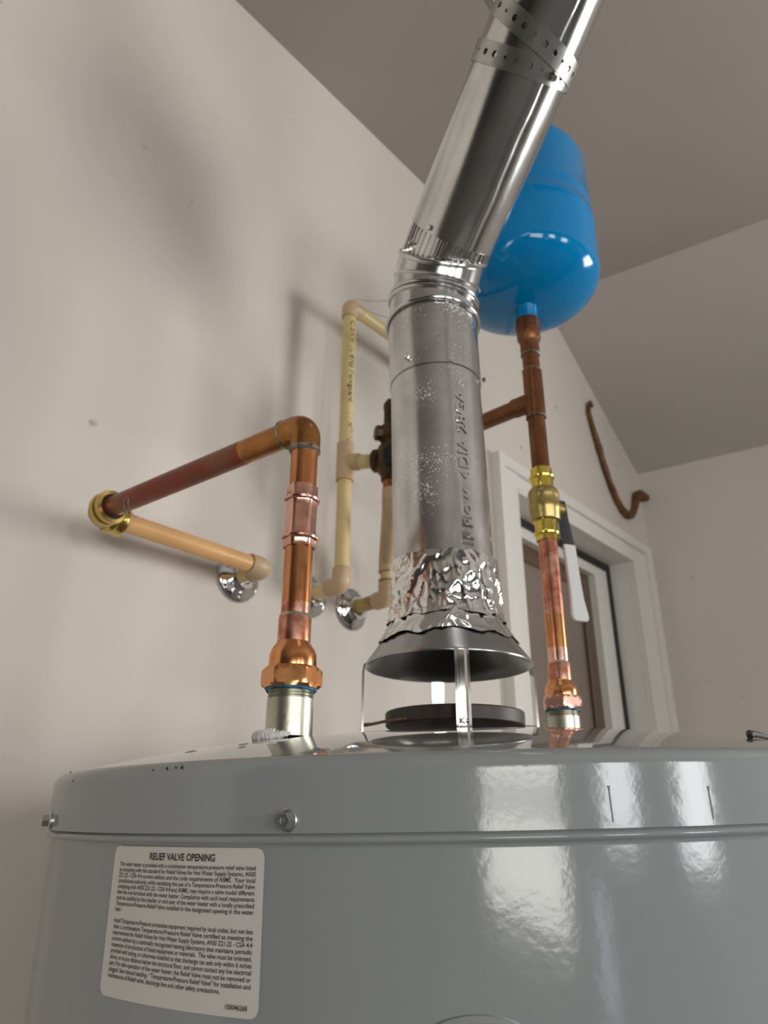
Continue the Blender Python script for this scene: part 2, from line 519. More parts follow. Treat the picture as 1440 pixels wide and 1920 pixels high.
MB().lathe(hx, ha, prof, 160, False, False, x=h1).build('cap_top', M_top, heater, sharp=60)


def screw(p, d, r, m, parent, name='screw', h=0.004, washer=True):
    b = MB()
    d = Vector(d).normalized()
    if washer:
        b.lathe(Vector(p) - d * 0.001, d, [(0, r * 1.35), (0.0018, r * 1.35), (0.0024, r * 1.2)], 20)
    b.lathe(Vector(p) + d * 0.0005, d, [(0, r), (h * 0.85, r), (h, r * 0.86)], 6)
    b.lathe(Vector(p) + d * (h * 0.9), d, [(0, r * 0.5), (h * 0.15, r * 0.5), (h * 0.22, r * 0.3)], 12)
    return b.build(name, m, parent)


for th in (202.8, 161.2, 120.0):
    t_ = radians(th)
    screw(hp(t_, 0.0052, HR + 0.001), hp(t_, 0, 1) - hp(t_, 0, 0), 0.0040, M_screw, heater, h=0.0050)

# rating sticker, wrapped on the body
TL0, TR0 = radians(181.6), radians(200.45)
LT, LB = -0.0066, -0.0750
LW, LH = TR0 - TL0, LT - LB
LT -= 0.0002


def lab(u_, v_, dr=0.0):
    """sticker coordinates: u_ 0..1 left to right, v_ 0..1 top to bottom"""
    return hp(TL0 + LW * u_, LT - LH * v_, HR - 0.0025 + 0.0004 + dr)


b = MB()
rings_ = []
cr = 0.0045
wm = LW * HR
us = [0, 0.003, 0.008, 0.016, 0.026, 0.04] + [0.04 + 0.92 * k / 20 for k in range(1, 20)] + [0.96, 0.974, 0.984, 0.992, 0.997, 1.0]
for uu in us:
    dx = min(uu, 1 - uu) * wm
    ins = cr - sqrt(max(0, cr * cr - (cr - dx) ** 2)) if dx < cr else 0
    rings_.append([lab(uu, ins / LH), lab(uu, 1 - ins / LH)])
n_ = len(rings_)
b.add([p for r_ in rings_ for p in r_], [(2 * i, 2 * i + 1, 2 * i + 3, 2 * i + 2) for i in range(n_ - 1)])
sticker = b.build('rating_sticker', M_label, heater, label='white printed sticker with rounded corners')


def text_mesh(jobs):
    """jobs: list of (string, bold); returns meshes of unit-size text, evaluated in one go"""
    obs = []
    for s_, bold in jobs:
        c = bpy.data.curves.new('text', 'FONT')
        c.body = s_
        c.size = 1.0
        c.resolution_u = 3
        c.offset = bold
        ob = bpy.data.objects.new('text', c)
        COL.objects.link(ob)
        obs.append(ob)
    bpy.context.view_layer.update()
    dg = bpy.context.evaluated_depsgraph_get()
    out = []
    for ob in obs:
        me = bpy.data.meshes.new_from_object(ob.evaluated_get(dg))
        vs = [v.co.copy() for v in me.vertices]
        fs = [tuple(p.vertices) for p in me.polygons]
        out.append((vs, fs))
        bpy.data.meshes.remove(me)
    for ob in obs:
        c = ob.data
        bpy.data.objects.remove(ob)
        bpy.data.curves.remove(c)
    return out


P1 = ["This water heater is provided with a combination temperature-pressure relief valve listed",
      "as complying with the standard for Relief Valves for Hot Water Supply Systems, ANSI",
      "Z21.22 - CSA 4.4 current edition and the code requirements of ASME.  Your local",
      "jurisdictional authority, while mandating the use of a Temperature-Pressure Relief Valve",
      "complying with ANSI Z21.22 - CSA 4.4 and ASME, may require a valve model different",
      "than the one furnished with the water heater. Compliance with such local requirements",
      "must be satisfied by the installer or end user of the water heater with a locally prescribed",
      "Temperature-Pressure Relief Valve installed in the designated opening in the water",
      "heater."]
P2 = ["Install Temperature-Pressure protective equipment required by local codes, but not less",
      "than a combination Temperature-Pressure Relief Valve certified as meeting the",
      "requirements for Relief Valves for Hot Water Supply Systems, ANSI Z21.22 - CSA 4.4",
      "current edition by a nationally recognized testing laboratory that maintains periodic",
      "inspection of production of listed equipment or materials.  The valve must be oriented,",
      "provided with tubing, or otherwise installed so that discharge can exit only within 6 inches",
      "above, or at any distance below the structural floor, and cannot contact any live electrical",
      "part. For safe operation of the water heater, the Relief Valve must not be removed or",
      "plugged. See manual heading - \"Temperature-Pressure Relief Valve\" for installation and",
      "maintenance of Relief valve, discharge line and other safety precautions."]
jobs, spec = [], []
jobs.append(("RELIEF VALVE OPENING", 0.022)); spec.append((0.300, 0.730, 0.088, 0.047))
for i, s_ in enumerate(P1):
    jobs.append((s_, 0.013)); spec.append((0.062, 0.958 if i < 8 else 0.112, 0.139 + 0.0385 * i, 0.0285))
for i, s_ in enumerate(P2):
    jobs.append((s_, 0.013)); spec.append((0.062, 0.958 if i < 9 else 0.800, 0.523 + 0.0393 * i, 0.0285))
jobs.append(("100046268", 0.012)); spec.append((0.835, 0.945, 0.958, 0.029))
EMB = "AIRFlow  4DIA 28GA"
jobs.append((EMB, 0.012))
CP = "C 3MM IN 9FG Flowguard   1.1 MT N"
jobs.append((CP, 0.022))
TM = text_mesh(jobs)
ink = MB()
CAP = 0.70                                   # cap height of the built-in font at size 1
for (vs, fs), (u0, u1, vb, caph) in zip(TM, spec):
    xa, xb = min(v.x for v in vs), max(v.x for v in vs)
    ink.add([lab(u0 + (u1 - u0) * (v.x - xa) / (xb - xa), vb - caph * v.y / CAP, 0.0003) for v in vs], fs)
ink.build('printed_text', M_ink, sticker, label='small black printed lettering')

# round plate low on the body
pc = radians(217.93)
pd = (hp(pc, 0, 1) - hp(pc, 0, 0)).normalized()
px_ = ha.cross(pd).normalized()
b = MB()
rs_ = []
for rr, dr in ((0.0455, -0.002), (0.0455, 0.0016), (0.0435, 0.0026), (0.0415, 0.0018), (0.030, 0.0018), (0.001, 0.0018)):
    ring = []
    for k in range(48):
        a_ = 2 * pi * k / 48
        ring.append(hp(pc + rr * cos(a_) / HR, -0.1155 + rr * sin(a_), HR - 0.0025 + dr))
    rs_.append(ring)
b.rings(rs_, False, True)
b.build('round_plate', M_tank, heater)
# small runs in the enamel of the band
for th, h0, h1_ in ((229.9, 0.002, 0.0175), (239.2, 0.002, 0.0165)):
    t_ = radians(th)
    MB().sweep([hp(t_, h0 + (h1_ - h0) * k / 6, HR + 0.0004) for k in range(7)], [0.0005] * 6 + [0.0008], 8).build('enamel_run', M_tank, heater)

# ------------------------------------------------------------------ vent: draft hood
FX, FY = 0.5369, 0.4021                      # flue axis
VA = Vector((-0.0165 * 0.668, 0.0165 * 0.744, 1)).normalized()   # the pipe leans a little
VO = Vector((FX, FY, 0)) - VA * 0.135 + Vector((0, 0, 0.135))
CA = radians(222.06)                         # direction from the flue towards the camera
hood = thing('draft_hood', 'flared zinc draft hood standing on four thin legs on the heater top', 'draft hood', (FX, FY, topz(FX, FY)))
prof = [(0.185, 0.0505), (0.176, 0.0515), (0.168, 0.0545), (0.158, 0.0605), (0.146, 0.0690), (0.137, 0.0755), (0.1335, 0.0780), (0.1325, 0.0785), (0.1315, 0.0780),
        (0.1325, 0.0765), (0.145, 0.0675), (0.158, 0.0585), (0.168, 0.0525), (0.185, 0.0485)]
MB().lathe((FX, FY, 0), (0, 0, 1), prof, 96, False, False).build('skirt', M_skirt, hood, sharp=60)


def cyl(th, r, z):
    return Vector((FX + r * cos(th), FY + r * sin(th), z))


def vcyl(th, r, z):
    p = VO + VA * z
    return Vector((p.x + r * cos(th), p.y + r * sin(th), z))


for k in range(4):
    th = CA + radians(3) + k * pi / 2
    rad_ = Vector((cos(th), sin(th), 0))
    tan_ = Vector((-sin(th), cos(th), 0))
    zb = topz(FX + 0.079 * cos(th), FY + 0.079 * sin(th)) + 0.0006
    line = [(0.0765, 0.1335), (0.0785, 0.1320), (0.0795, 0.125), (0.0795, zb + 0.006), (0.0785, zb + 0.0022), (0.0755, zb + 0.0004), (0.064, zb + 0.0004)]
    sec = [(-0.0062, -0.0009), (-0.0062, 0.0011), (-0.0040, 0.0013), (-0.0022, -0.0003), (0.0022, -0.0003), (0.0040, 0.0013), (0.0062, 0.0011), (0.0062, -0.0009)]
    rs_ = []
    for i, (r_, z_) in enumerate(line):
        a, c = line[max(i - 1, 0)], line[min(i + 1, len(line) - 1)]
        t = Vector((c[0] - a[0], c[1] - a[1])).normalized()
        nrm = (rad_ * (-t.y) + Vector((0, 0, t.x)))
        p = Vector((FX, FY, 0)) + rad_ * r_ + Vector((0, 0, z_))
        rs_.append([p + tan_ * s_[0] + nrm * s_[1] for s_ in sec])
    leg = MB().rings(rs_).build('leg', M_steel, hood, sharp=30)
    zs_ = zb + 0.008
    MB().lathe(Vector((FX, FY, zs_)) + rad_ * 0.0785, rad_, [(0, 0.0024), (0.0028, 0.0024), (0.0034, 0.0016)], 12).build('rivet', M_steel, leg)
zb0 = topz(FX, FY)
prof = [(0.0775, 0.056), (0.0775, 0.0620), (0.0785, 0.0630), (0.0888, 0.0633), (0.0900, 0.0625), (0.0905, 0.058)]
plate = MB().lathe((FX + 0.003, FY - 0.0033, 0), (0, 0, 1), prof, 72, x=(0, 1, 0)).build('baffle_plate', M_iron, hood, label='black round baffle plate')
lt = CA - radians(74)
pl = cyl(lt, 0.065, 0.0765)
MB().sweep([cyl(CA - radians(38), 0.0675, 0.0788), cyl(CA - radians(60), 0.0685, 0.0785), cyl(CA - radians(78), 0.072, 0.0785), cyl(CA - radians(84), 0.0785, 0.0785)],
           [0.0008, 0.0013, 0.0014, 0.0018], 10).build('cotter_pin', M_rust, hood, label='rusty brown pin')
MB().sweep([cyl(CA + radians(86), 0.066, 0.0785), cyl(CA + radians(90), 0.0785, 0.0785)], 0.0013, 10).build('cotter_pin', M_steel, hood)

# ------------------------------------------------------------------ vent pipe
vent = thing('vent_pipe', 'galvanized round vent pipe rising from the draft hood and bending towards the ceiling', 'vent pipe', (FX, FY, 0.18))
seam_a = radians(236.5)


def seam_mod(a0, w=0.055, h=0.0011):
    def f(th, t, r):
        d = (th - a0 + pi) % (2 * pi) - pi
        wob = 0.012 * sin(t * 60) + 0.008 * sin(t * 137)
        return r + h * math.exp(-((d + wob) / w) ** 4)
    return f


def dented(mod, amp=0.0005):
    def f(th, t, r):
        return mod(th, t, r) + amp * noise.noise(Vector((cos(th) * 1.6, sin(th) * 1.6, t * 9)))
    return f


n_ = 60
prof = [(0.176 + (0.449 - 0.176) * k / n_, 0.0495) for k in range(n_ + 1)]
MB().lathe(VO, VA, prof, 144, False, False, rmod=dented(seam_mod(seam_a)), x=(1, 0, 0)).build('lower_pipe', M_galv, vent, sharp=70)
prof = [(0.4405, 0.0497), (0.4405, 0.0509)] + [(0.4405 + (0.525 - 0.4405) * k / 16, 0.0507) for k in range(17)]
MB().lathe(VO, VA, prof, 144, False, False, rmod=dented(seam_mod(seam_a)), x=(1, 0, 0)).build('upper_pipe', M_galv, vent, sharp=70)

# elbow gores
beta, az = radians(59), radians(24)
hh = Vector((-sin(radians(66.05)) * 0 + (-0.4059), -0.9139, 0)).normalized()


def ddir(a):
    return (hh * sin(a) + Vector((0, 0, 1)) * cos(a)).normalized()


def ddir2(a, b_):
    h_ = Matrix.Rotation(radians(b_), 3, 'Z') @ hh
    return (h_ * sin(radians(a)) + Vector((0, 0, 1)) * cos(radians(a))).normalized()


E0 = VO + VA * 0.523
J1 = Vector((FX - 0.0035, FY + 0.0035, 0.556))
J3 = Vector((FX, FY, 0.611)) + hh * 0.020
J2 = J1.lerp(J3, 0.5) - hh * 0.003
DP = ddir(beta)
side = Vector((0, 0, 1)).cross(hh).normalized()


def ring_at(c, nrm, axis, r, seg=96):
    """ring where a tube of radius r about axis meets the plane (c, nrm)"""
    a = Vector(axis).normalized()
    x = side
    y = a.cross(x)
    out = []
    for k in range(seg):
        q = (x * cos(2 * pi * k / seg) + y * sin(2 * pi * k / seg)) * r
        t = -q.dot(nrm) / a.dot(nrm)
        out.append(Vector(c) + q + a * t)
    return out


def gore(c0, n0, c1, n1, axis, r0=0.0506, r1=0.0506, k=6):
    A, B = ring_at(c0, n0, axis, r0), ring_at(c1, n1, axis, r1)
    rs = [[p.lerp(q, i / k) for p, q in zip(A, B)] for i in range(k + 1)]
    return rs


Zv = Vector((0, 0, 1))
N1, N2, N3 = ddir2(15, 5), ddir2(34, -5), ddir2(50, -15)
G1_, G2_, G3_ = (J1 - E0).normalized(), (J2 - J1).normalized(), (J3 - J2).normalized()
MB().rings(gore(E0, Zv, J1, N1, G1_), False, False).build('elbow_section', M_galvb, vent, sharp=60)
MB().rings(gore(J1, N1, J2, N2, G2_), False, False).build('elbow_section', M_galvb, vent, sharp=60)
MB().rings(gore(J2, N2, J3, N3, G3_), False, False).build('elbow_section', M_galvb, vent, sharp=60)


def bead(c, nrm, axis, r, w=0.0022, m=M_galvb):
    base = ring_at(c, nrm, axis, r)
    cc = Vector(c)
    rs = []
    for k in range(10):
        a = 2 * pi * k / 10
        rs.append([p + (p - cc).normalized() * (w * cos(a)) + Vector(nrm) * (w * 1.15 * sin(a)) for p in base])
    rs.append(rs[0])
    return MB().rings(rs, False, False).build('bead', m, vent, sharp=70)


bead(E0, Zv, Zv, 0.0530, 0.0022)
bead(J1 - G1_ * 0.003, N1, G1_, 0.0518, 0.0019)
bead(J1 + G2_ * 0.0035, N1, G2_, 0.0518, 0.0019)
bead(J2, N2, G2_, 0.0512, 0.0014)
bead(J3, N3, G3_, 0.0522, 0.0026)

# crimped collar, then the plain slanted pipe
rs_ = []
xx, yy = side, DP.cross(side)
cl0, cl1 = -0.030, 0.034
for i in range(9):
    t = cl0 + (cl1 - cl0) * i / 8
    ring = []
    for k in range(264):
        th = 2 * pi * k / 264
        amp = 0.0011 if 0 < i < 8 else 0.0005
        r_ = 0.0490 + amp * (1 if (k // 3) % 2 else -1)
        p = J3 + DP * t + (xx * cos(th) + yy * sin(th)) * r_
        ring.append(p)
    rs_.append(ring)
MB().rings(rs_, False, False).build('crimped_collar', M_galvb, vent, sharp=50)
sa = radians(90 + 90)


def slanted(t, th, r):
    return J3 + DP * t + (xx * cos(th) + yy * sin(th)) * r


# angle of the point of the slanted pipe that faces the camera
mid = J3 + DP * 0.25
v_ = (-mid)
fa = atan2(v_.dot(yy), v_.dot(xx))
sgn = 1 if slanted(0.25, fa + 0.3, 0.05).dot(cR) - slanted(0.25, fa, 0.05).dot(cR) > 0 else -1   # +1: larger angle is towards the right of the photograph
sA = fa + sgn * radians(24)
PL = 0.95
prof = [(0.026, 0.0500), (0.026, 0.0512)] + [(0.026 + (PL - 0.026) * k / 90, 0.0510) for k in range(91)]
rs_ = []
md = dented(seam_mod(0.0, 0.075, 0.0013), 0.0009)
for t, r_ in prof:
    ring = []
    for k in range(144):
        th = 2 * pi * k / 144
        ring.append(slanted(t, sA + th, md(th, t, r_)))
    rs_.append(ring)
MB().rings(rs_, False, False).build('slanted_pipe', M_galvb, vent, sharp=70)
# screws and rivets
screw(vcyl(CA - radians(38), 0.0514, 0.452), (cos(CA - radians(38)), sin(CA - radians(38)), 0), 0.0030, M_steel, vent, washer=False)
screw(vcyl(CA + radians(80), 0.0514, 0.446), (cos(CA + radians(80)), sin(CA + radians(80)), 0), 0.0026, M_steel, vent, washer=False)
q = slanted(0.031, fa - sgn * radians(32), 0.051)
screw(q, q - (J3 + DP * 0.026), 0.0032, M_steel, vent, washer=False)
q = slanted(0.006, fa - sgn * radians(52), 0.051)
screw(q, q - (J3 + DP * 0.006), 0.0024, M_steel, vent, 'rivet', washer=False)

# stamped lettering on the lower pipe, reading upwards
vs, fs = TM[-2]
xa, xb = min(v.x for v in vs), max(v.x for v in vs)
z0_, z1_ = 0.222, 0.409
sz = 0.0112 / CAP
b = MB()
tc = radians(246.0)
top_, bot_ = [], []
for v in vs:
    z_ = z0_ + (z1_ - z0_) * (v.x - xa) / (xb - xa)
    th = tc + 0.11 - v.y * sz / 0.0503
    top_.append(vcyl(th, 0.0510, z_))
    bot_.append(vcyl(th, 0.0498, z_))
nv = len(vs)
edge = {}
for f in fs:
    for i in range(len(f)):
        e_ = (f[i], f[(i + 1) % len(f)])
        edge[e_] = edge.get(e_, 0) + 1
sides = [(b_, a_, a_ + nv, b_ + nv) for (a_, b_) in edge if (b_, a_) not in edge]
b.add(top_ + bot_, list(fs) + sides)
b.build('stamped_text', M_galvb, vent, sharp=20)


# foil tape round the joint of pipe and hood
def foil(z0, z1, r0f, name, edge0, edge1, amp, seed, label=None):
    S, K = 280, 60
    rs = []
    for i in range(K + 1):
        ring = []
        for k in range(S):
            th = 2 * pi * k / S
            e0 = edge0 * noise.noise(Vector((cos(th) * 4 + seed, sin(th) * 4, 1.3)))
            e1 = edge1 * noise.noise(Vector((cos(th) * 5, sin(th) * 5 + seed, 7.7)))
            z_ = (z0 + e0) + (z1 + e1 - z0 - e0) * i / K
            p = Vector((cos(th) * 0.052, sin(th) * 0.052, z_))
            n1 = noise.noise(Vector((p.x * 66 + seed, p.y * 66, p.z * 32)))
            n2 = noise.noise(Vector((p.x * 150, p.y * 150 + seed, p.z * 70)))
            rid = (1 - abs(n1) * 2.0) ** 3 * 0.9 + (1 - abs(n2) * 2.0) ** 2 * 0.35
            w = 0.35 + 0.65 * max(0, min(1, (z1 - z_) / 0.022))
            ring.append(vcyl(th, r0f(z_) + amp * w * rid + 0.0004, z_))
        rs.append(ring)
    return MB().rings(rs, False, False).build(name, M_foil, vent, sharp=38, label=label)


def r_flare(z):
    pts = [(0.140, 0.0734), (0.146, 0.0690), (0.158, 0.0605), (0.168, 0.0545), (0.176, 0.0518), (0.185, 0.0508), (0.30, 0.0508)]
    for (za, ra), (zb_, rb) in zip(pts, pts[1:]):
        if z <= zb_:
            return ra + (rb - ra) * max(0, (z - za)) / (zb_ - za)
    return 0.0508


foil(0.172, 0.2315, lambda z: r_flare(z) + 0.0012, 'foil_tape', 0.004, 0.004, 0.0026, 3.1, 'crumpled silver foil tape')
foil(0.153, 0.182, lambda z: r_flare(z) + 0.0008, 'foil_tape', 0.005, 0.004, 0.0016, 9.4, 'crumpled silver foil tape, lower layer')

# ------------------------------------------------------------------ hanger strap on the slanted pipe
strap = thing('hanger_strap', 'perforated metal hanger strap wrapped round the slanted vent pipe', 'strap', tuple(J3 + DP * 0.205))


def strap_mesh(path, width, name, flip=False, big=0.0030, small=0.0017):
    """path(s) -> (point, normal, across) for s in metres; each cell is a square with a round hole"""
    b = MB()
    L, cell = path(None), 0.0125
    n = int(L / cell)
    for i in range(n):
        s0, s1 = i * cell, (i + 1) * cell
        hr = big if i % 3 != 2 else small
        N = 16
        outer, inner = [], []
        for k in range(N):
            a = 2 * pi * k / N + pi / N * 0
            cx, sx = cos(a), sin(a)
            m_ = max(abs(cx), abs(sx))
            outer.append((cx / m_ * cell / 2, sx / m_ * width / 2))
            inner.append((cx * hr, sx * hr))
        pts = []
        for dx, dy in outer + inner:
            p, nr, ac = path((s0 + s1) / 2 + dx)
            pts.append(p + ac * dy + nr * 0.0012)
        b.add(pts, [(k, (k + 1) % N, N + (k + 1) % N, N + k) for k in range(N)])
    o_ = b.build(name, M_strap, strap, sharp=50)
    bm = bmesh.new()
    bm.from_mesh(o_.data)
    bmesh.ops.remove_doubles(bm, verts=bm.verts, dist=0.0002)
    bmesh.ops.recalc_face_normals(bm, faces=bm.faces)
    bmesh.ops.solidify(bm, geom=bm.faces, thickness=0.0005)
    bm.to_mesh(o_.data)
    bm.free()
    o_.data.shade_smooth()
    o_.data.set_sharp_from_angle(angle=radians(40))
    return o_


T1 = 0.205


def ring_path(s):
    if s is None:
        return 2 * pi * 0.0523 - 0.01
    th = fa + sgn * (s / 0.0523 - 2.4)
    t = T1 + 0.004 * sin(s / 0.0523 - 2.4)
    p = slanted(t, th, 0.0521)
    nr = (p - (J3 + DP * t)).normalized()
    return p, nr, DP


def tail_path(s):
    """leaves the ring on the right, climbs across the front and runs off to the upper left"""
    if s is None:
        return 0.30
    a0 = 1.25
    lead = 0.135
    slope = 0.24
    if s < lead:
        ang = a0 - s / 0.0545
        t = T1 + 0.008 + s * slope
        th = fa + sgn * ang
        p = slanted(t, th, 0.0532)
        nr = (p - (J3 + DP * t)).normalized()
        tang = -(-xx * sin(th) + yy * cos(th)) * sgn
        d = (tang + DP * slope).normalized()
        return p, nr, d.cross(nr) * (1 if d.cross(nr).dot(DP) > 0 else -1)
    p, nr, ac = tail_path(lead - 1e-6)
    q, _, _ = tail_path(lead - 0.004)
    d = (p - q).normalized()
    return p + d * (s - lead), nr, ac


strap_mesh(ring_path, 0.0205, 'strap_ring')
strap_mesh(tail_path, 0.0205, 'strap_tail')
q = slanted(T1, fa + sgn * 0.62, 0.0532)
screw(q, q - (J3 + DP * T1), 0.0036, M_steel, strap, washer=False)


# ------------------------------------------------------------------ pipe fittings
def rnd_hex(ap, chz0, chz1, rc):
    """hexagonal section with chamfered corners between the two ends"""
    def f(th, t, r):
        a = (th + pi / 6) % (pi / 3) - pi / 6
        hexr = ap / cos(a)
        cut = rc + min(t - chz0, chz1 - t) * 1.3
        return min(hexr, max(cut, ap * 0.98))
    return f


CAM_X = Vector((cos(CA), sin(CA), 0))


def hexnut(x, y, z0, z1, ap, m, parent, name='hex_nut', rot=0.0):
    k = 8
    prof = [(z0 + (z1 - z0) * i / k, ap) for i in range(k + 1)]
    xd = Matrix.Rotation(rot, 3, 'Z') @ CAM_X
    return MB().lathe((x, y, 0), (0, 0, 1), prof, 96, rmod=rnd_hex(ap, z0, z1, ap * 1.0), x=xd).build(name, m, parent, sharp=25)


def threads(x, y, z0, r, n, pitch, m, parent):
    prof = []
    for i in range(n):
        prof += [(z0 + i * pitch, r), (z0 + (i + 0.5) * pitch, r - 0.0009)]
    prof.append((z0 + n * pitch, r))
    return MB().lathe((x, y, 0), (0, 0, 1), prof, 48).build('thread', m, parent, sharp=20)


def tape_ring(x, y, z, r, parent, seed=0.0, drop=0.0022):
    S = 72
    rs = []
    for i in range(5):
        ring = []
        for k in range(S):
            th = 2 * pi * k / S
            nz = noise.noise(Vector((cos(th) * 3 + seed, sin(th) * 3, 0.4)))
            nz2 = noise.noise(Vector((cos(th) * 9 + seed, sin(th) * 9, 5.4)))
            zz = z - drop * (i / 4) * (1 + 0.7 * nz)
            rr = r + 0.0012 * sin(pi * (i + 0.6) / 5) * (1 + 0.9 * nz2) + 0.0006
            ring.append(Vector((x + rr * cos(th), y + rr * sin(th), zz)))
        rs.append(ring)
    return MB().rings(rs, False, False).build('thread_sealant', M_bluetape, parent, label='blue thread sealant')


def riser(parent, x, y, zbase, zh0, zh1, zsh, zcup, m_nut, m_body, m_cup, rot=0.0, seed=0.0):
    """steel nipple, threads, sealant and the copper thread adapter"""
    MB().lathe((x, y, 0), (0, 0, 1), [(zbase, 0.0167), (zh0 - 0.0075, 0.0167)], 48).build('nipple', M_nipple, parent)
    threads(x, y, zh0 - 0.0075, 0.0165, 4, 0.0019, M_nipple, parent)
    tape_ring(x, y, zh0 + 0.0004, 0.0172, parent, seed)
    ad = MB().lathe((x, y, 0), (0, 0, 1), [(zh1 - 0.001, 0.0172), (zh1 + 0.001, 0.0175), (zsh - 0.007, 0.0174), (zsh - 0.0025, 0.0160), (zsh + 0.0005, 0.0136),
                                           (zsh + 0.003, 0.0124)], 56, False, False).build('thread_adapter', m_body, parent, sharp=50)
    hexnut(x, y, zh0, zh1 + 0.001, 0.0193, m_nut, ad, rot=rot)
    MB().lathe((x, y, 0), (0, 0, 1), [(zsh + 0.002, 0.0124), (zcup - 0.001, 0.0124), (zcup, 0.0121)], 48, False, False).build('cup', m_cup, ad, sharp=50)
    MB().lathe((x, y, 0), (0, 0, 1), [(zcup - 0.0006, 0.0122), (zcup + 0.0008, 0.0120), (zcup + 0.002, 0.0112)], 48, False, False,
               rmod=lambda th, t, r: r + 0.0003 * noise.noise(Vector((cos(th) * 6, sin(th) * 6, t * 400)))).build('solder_ring', M_nipple, ad, sharp=60)
    return ad


# ------------------------------------------------------------------ hot water line (left)
AX, AY = 0.3424, 0.3980
ZE = 0.3045
hot = thing('hot_water_line', 'copper riser with press coupling at the left of the heater, leading to a brass elbow and a cream pipe', 'pipe', (AX, AY, topz(AX, AY)))
riser(hot, AX, AY, topz(AX, AY) + 0.0004, 0.0865, 0.1005, 0.1175, 0.1395, M_orange, M_orange, M_fluxed, rot=radians(3))
MB().lathe((AX, AY, 0), (0, 0, 1), [(0.139, 0.0111), (0.150, 0.0111)], 48, False, False).build('copper_pipe', M_fluxed, hot, label='pink flux-stained copper pipe end')
MB().lathe((AX, AY, 0), (0, 0, 1), [(0.150, 0.0111), (0.196, 0.0111)], 48, False, False).build('copper_pipe', M_copper, hot, label='clean orange copper pipe')
z_ = 0.1945
cprof = [(0.0, 0.0113), (0.0, 0.0124), (0.0055, 0.0124), (0.0062, 0.0128), (0.0070, 0.0142), (0.0084, 0.0147), (0.0098, 0.0142), (0.0106, 0.0126), (0.0125, 0.0123),
         (0.0160, 0.0120), (0.0265, 0.0120), (0.0330, 0.0122), (0.0375, 0.0123), (0.0388, 0.0126), (0.0396, 0.0142), (0.0410, 0.0147), (0.0424, 0.0142), (0.0432, 0.0128),
         (0.0440, 0.0124), (0.0525, 0.0124), (0.0525, 0.0113)]


def press_mod(th, t, r):
    if r > 0.0129:
        return r
    a = (th + pi / 6) % (pi / 3) - pi / 6
    return min(r + 0.0003, (r - 0.0006) / cos(a))


MB().lathe((AX, AY, z_), (0, 0, 1), cprof, 72, False, False, rmod=press_mod, x=Matrix.Rotation(radians(5), 3, 'Z') @ CAM_X).build('press_coupling', M_pink, hot, sharp=30,
                                                                                                  label='new pinkish copper press coupling')
MB().lathe((AX, AY, 0), (0, 0, 1), [(0.246, 0.0111), (0.288, 0.0111)], 48, False, False).build('copper_pipe', M_copper, hot)
BX, BY = 0.3175, 0.7060                        # brass elbow
A_ = Vector((AX, AY, ZE))
B_ = Vector((BX, BY, ZE))
dAB = (B_ - A_).normalized()
el = [A_ + Vector((0, 0, -0.0235))] + arc(A_ + Vector((0, 0, -1)), A_, B_, 0.0125, 12) + [A_ + dAB * 0.024]
ebw = MB().sweep(el, 0.01265, 40).build('copper_elbow', M_elbow, hot, sharp=50, label='bronze-brown copper elbow')
MB().lathe(A_ + Vector((0, 0, -0.0245)), (0, 0, 1), [(-0.0012, 0.0113), (0, 0.0131), (0.0022, 0.0129), (0.003, 0.0126)], 48, False, False,
           rmod=lambda th, t, r: r + 0.0005 * noise.noise(Vector((cos(th) * 9, sin(th) * 9, t * 700)))).build('solder_ring', M_solder, ebw, label='grey green solder ring')
MB().lathe(A_ + dAB * 0.0225, dAB, [(0, 0.0127), (0.0012, 0.0133), (0.0026, 0.0127), (0.0036, 0.0113)], 48, False, False,
           rmod=lambda th, t, r: r + 0.0006 * noise.noise(Vector((cos(th) * 7 + 4, sin(th) * 7, t * 500)))).build('solder_ring', M_solder, ebw)
MB().lathe(A_ + dAB * 0.024, dAB, [(0, 0.0111), (0.050, 0.0111)], 40, False, False).build('copper_pipe', M_elbow, hot)
MB().lathe(A_ + dAB * 0.074, dAB, [(0, 0.0111), ((B_ - A_).length - 0.094, 0.0111)], 40, False, False).build('copper_pipe', M_redcu, hot, label='copper pipe stained dark red')
# brass push-fit elbow
CX, CY = 0.5550, 0.7135
C_ = Vector((CX, CY, ZE))
dBC = (C_ - B_).normalized()
be = [B_ - dAB * 0.016] + arc(A_, B_, C_, 0.014, 10) + [B_ + dBC * 0.016]
brs = MB().sweep(be, 0.0152, 36).build('brass_elbow', M_brass3, hot, sharp=50, label='dull brass push-fit elbow')
colp = [(0.010, 0.0155), (0.012, 0.0178), (0.016, 0.0186), (0.0195, 0.0178), (0.0205, 0.0168), (0.0225, 0.0168), (0.0245, 0.0182), (0.0275, 0.0186), (0.0295, 0.0178), (0.030, 0.0140), (0.0285, 0.0125)]
MB().lathe(B_, -dAB, colp, 48, False, False).build('collar', M_brass, brs, sharp=40, label='shiny brass collar')
MB().lathe(B_, dBC, colp, 48, False, False).build('collar', M_brass, brs, sharp=40, label='shiny brass collar')
MB().lathe(B_, -dAB, [(0.0275, 0.0140), (0.0288, 0.0136), (0.0290, 0.0110)], 40, False, False).build('release_ring', M_black, brs, label='black release ring')
MB().lathe(B_ + dBC * 0.026, dBC, [(0, 0.0111), ((C_ - B_).length - 0.048, 0.0111)], 40, False, False).build('plastic_pipe', M_cpvc2, hot, label='orange cream plastic pipe')


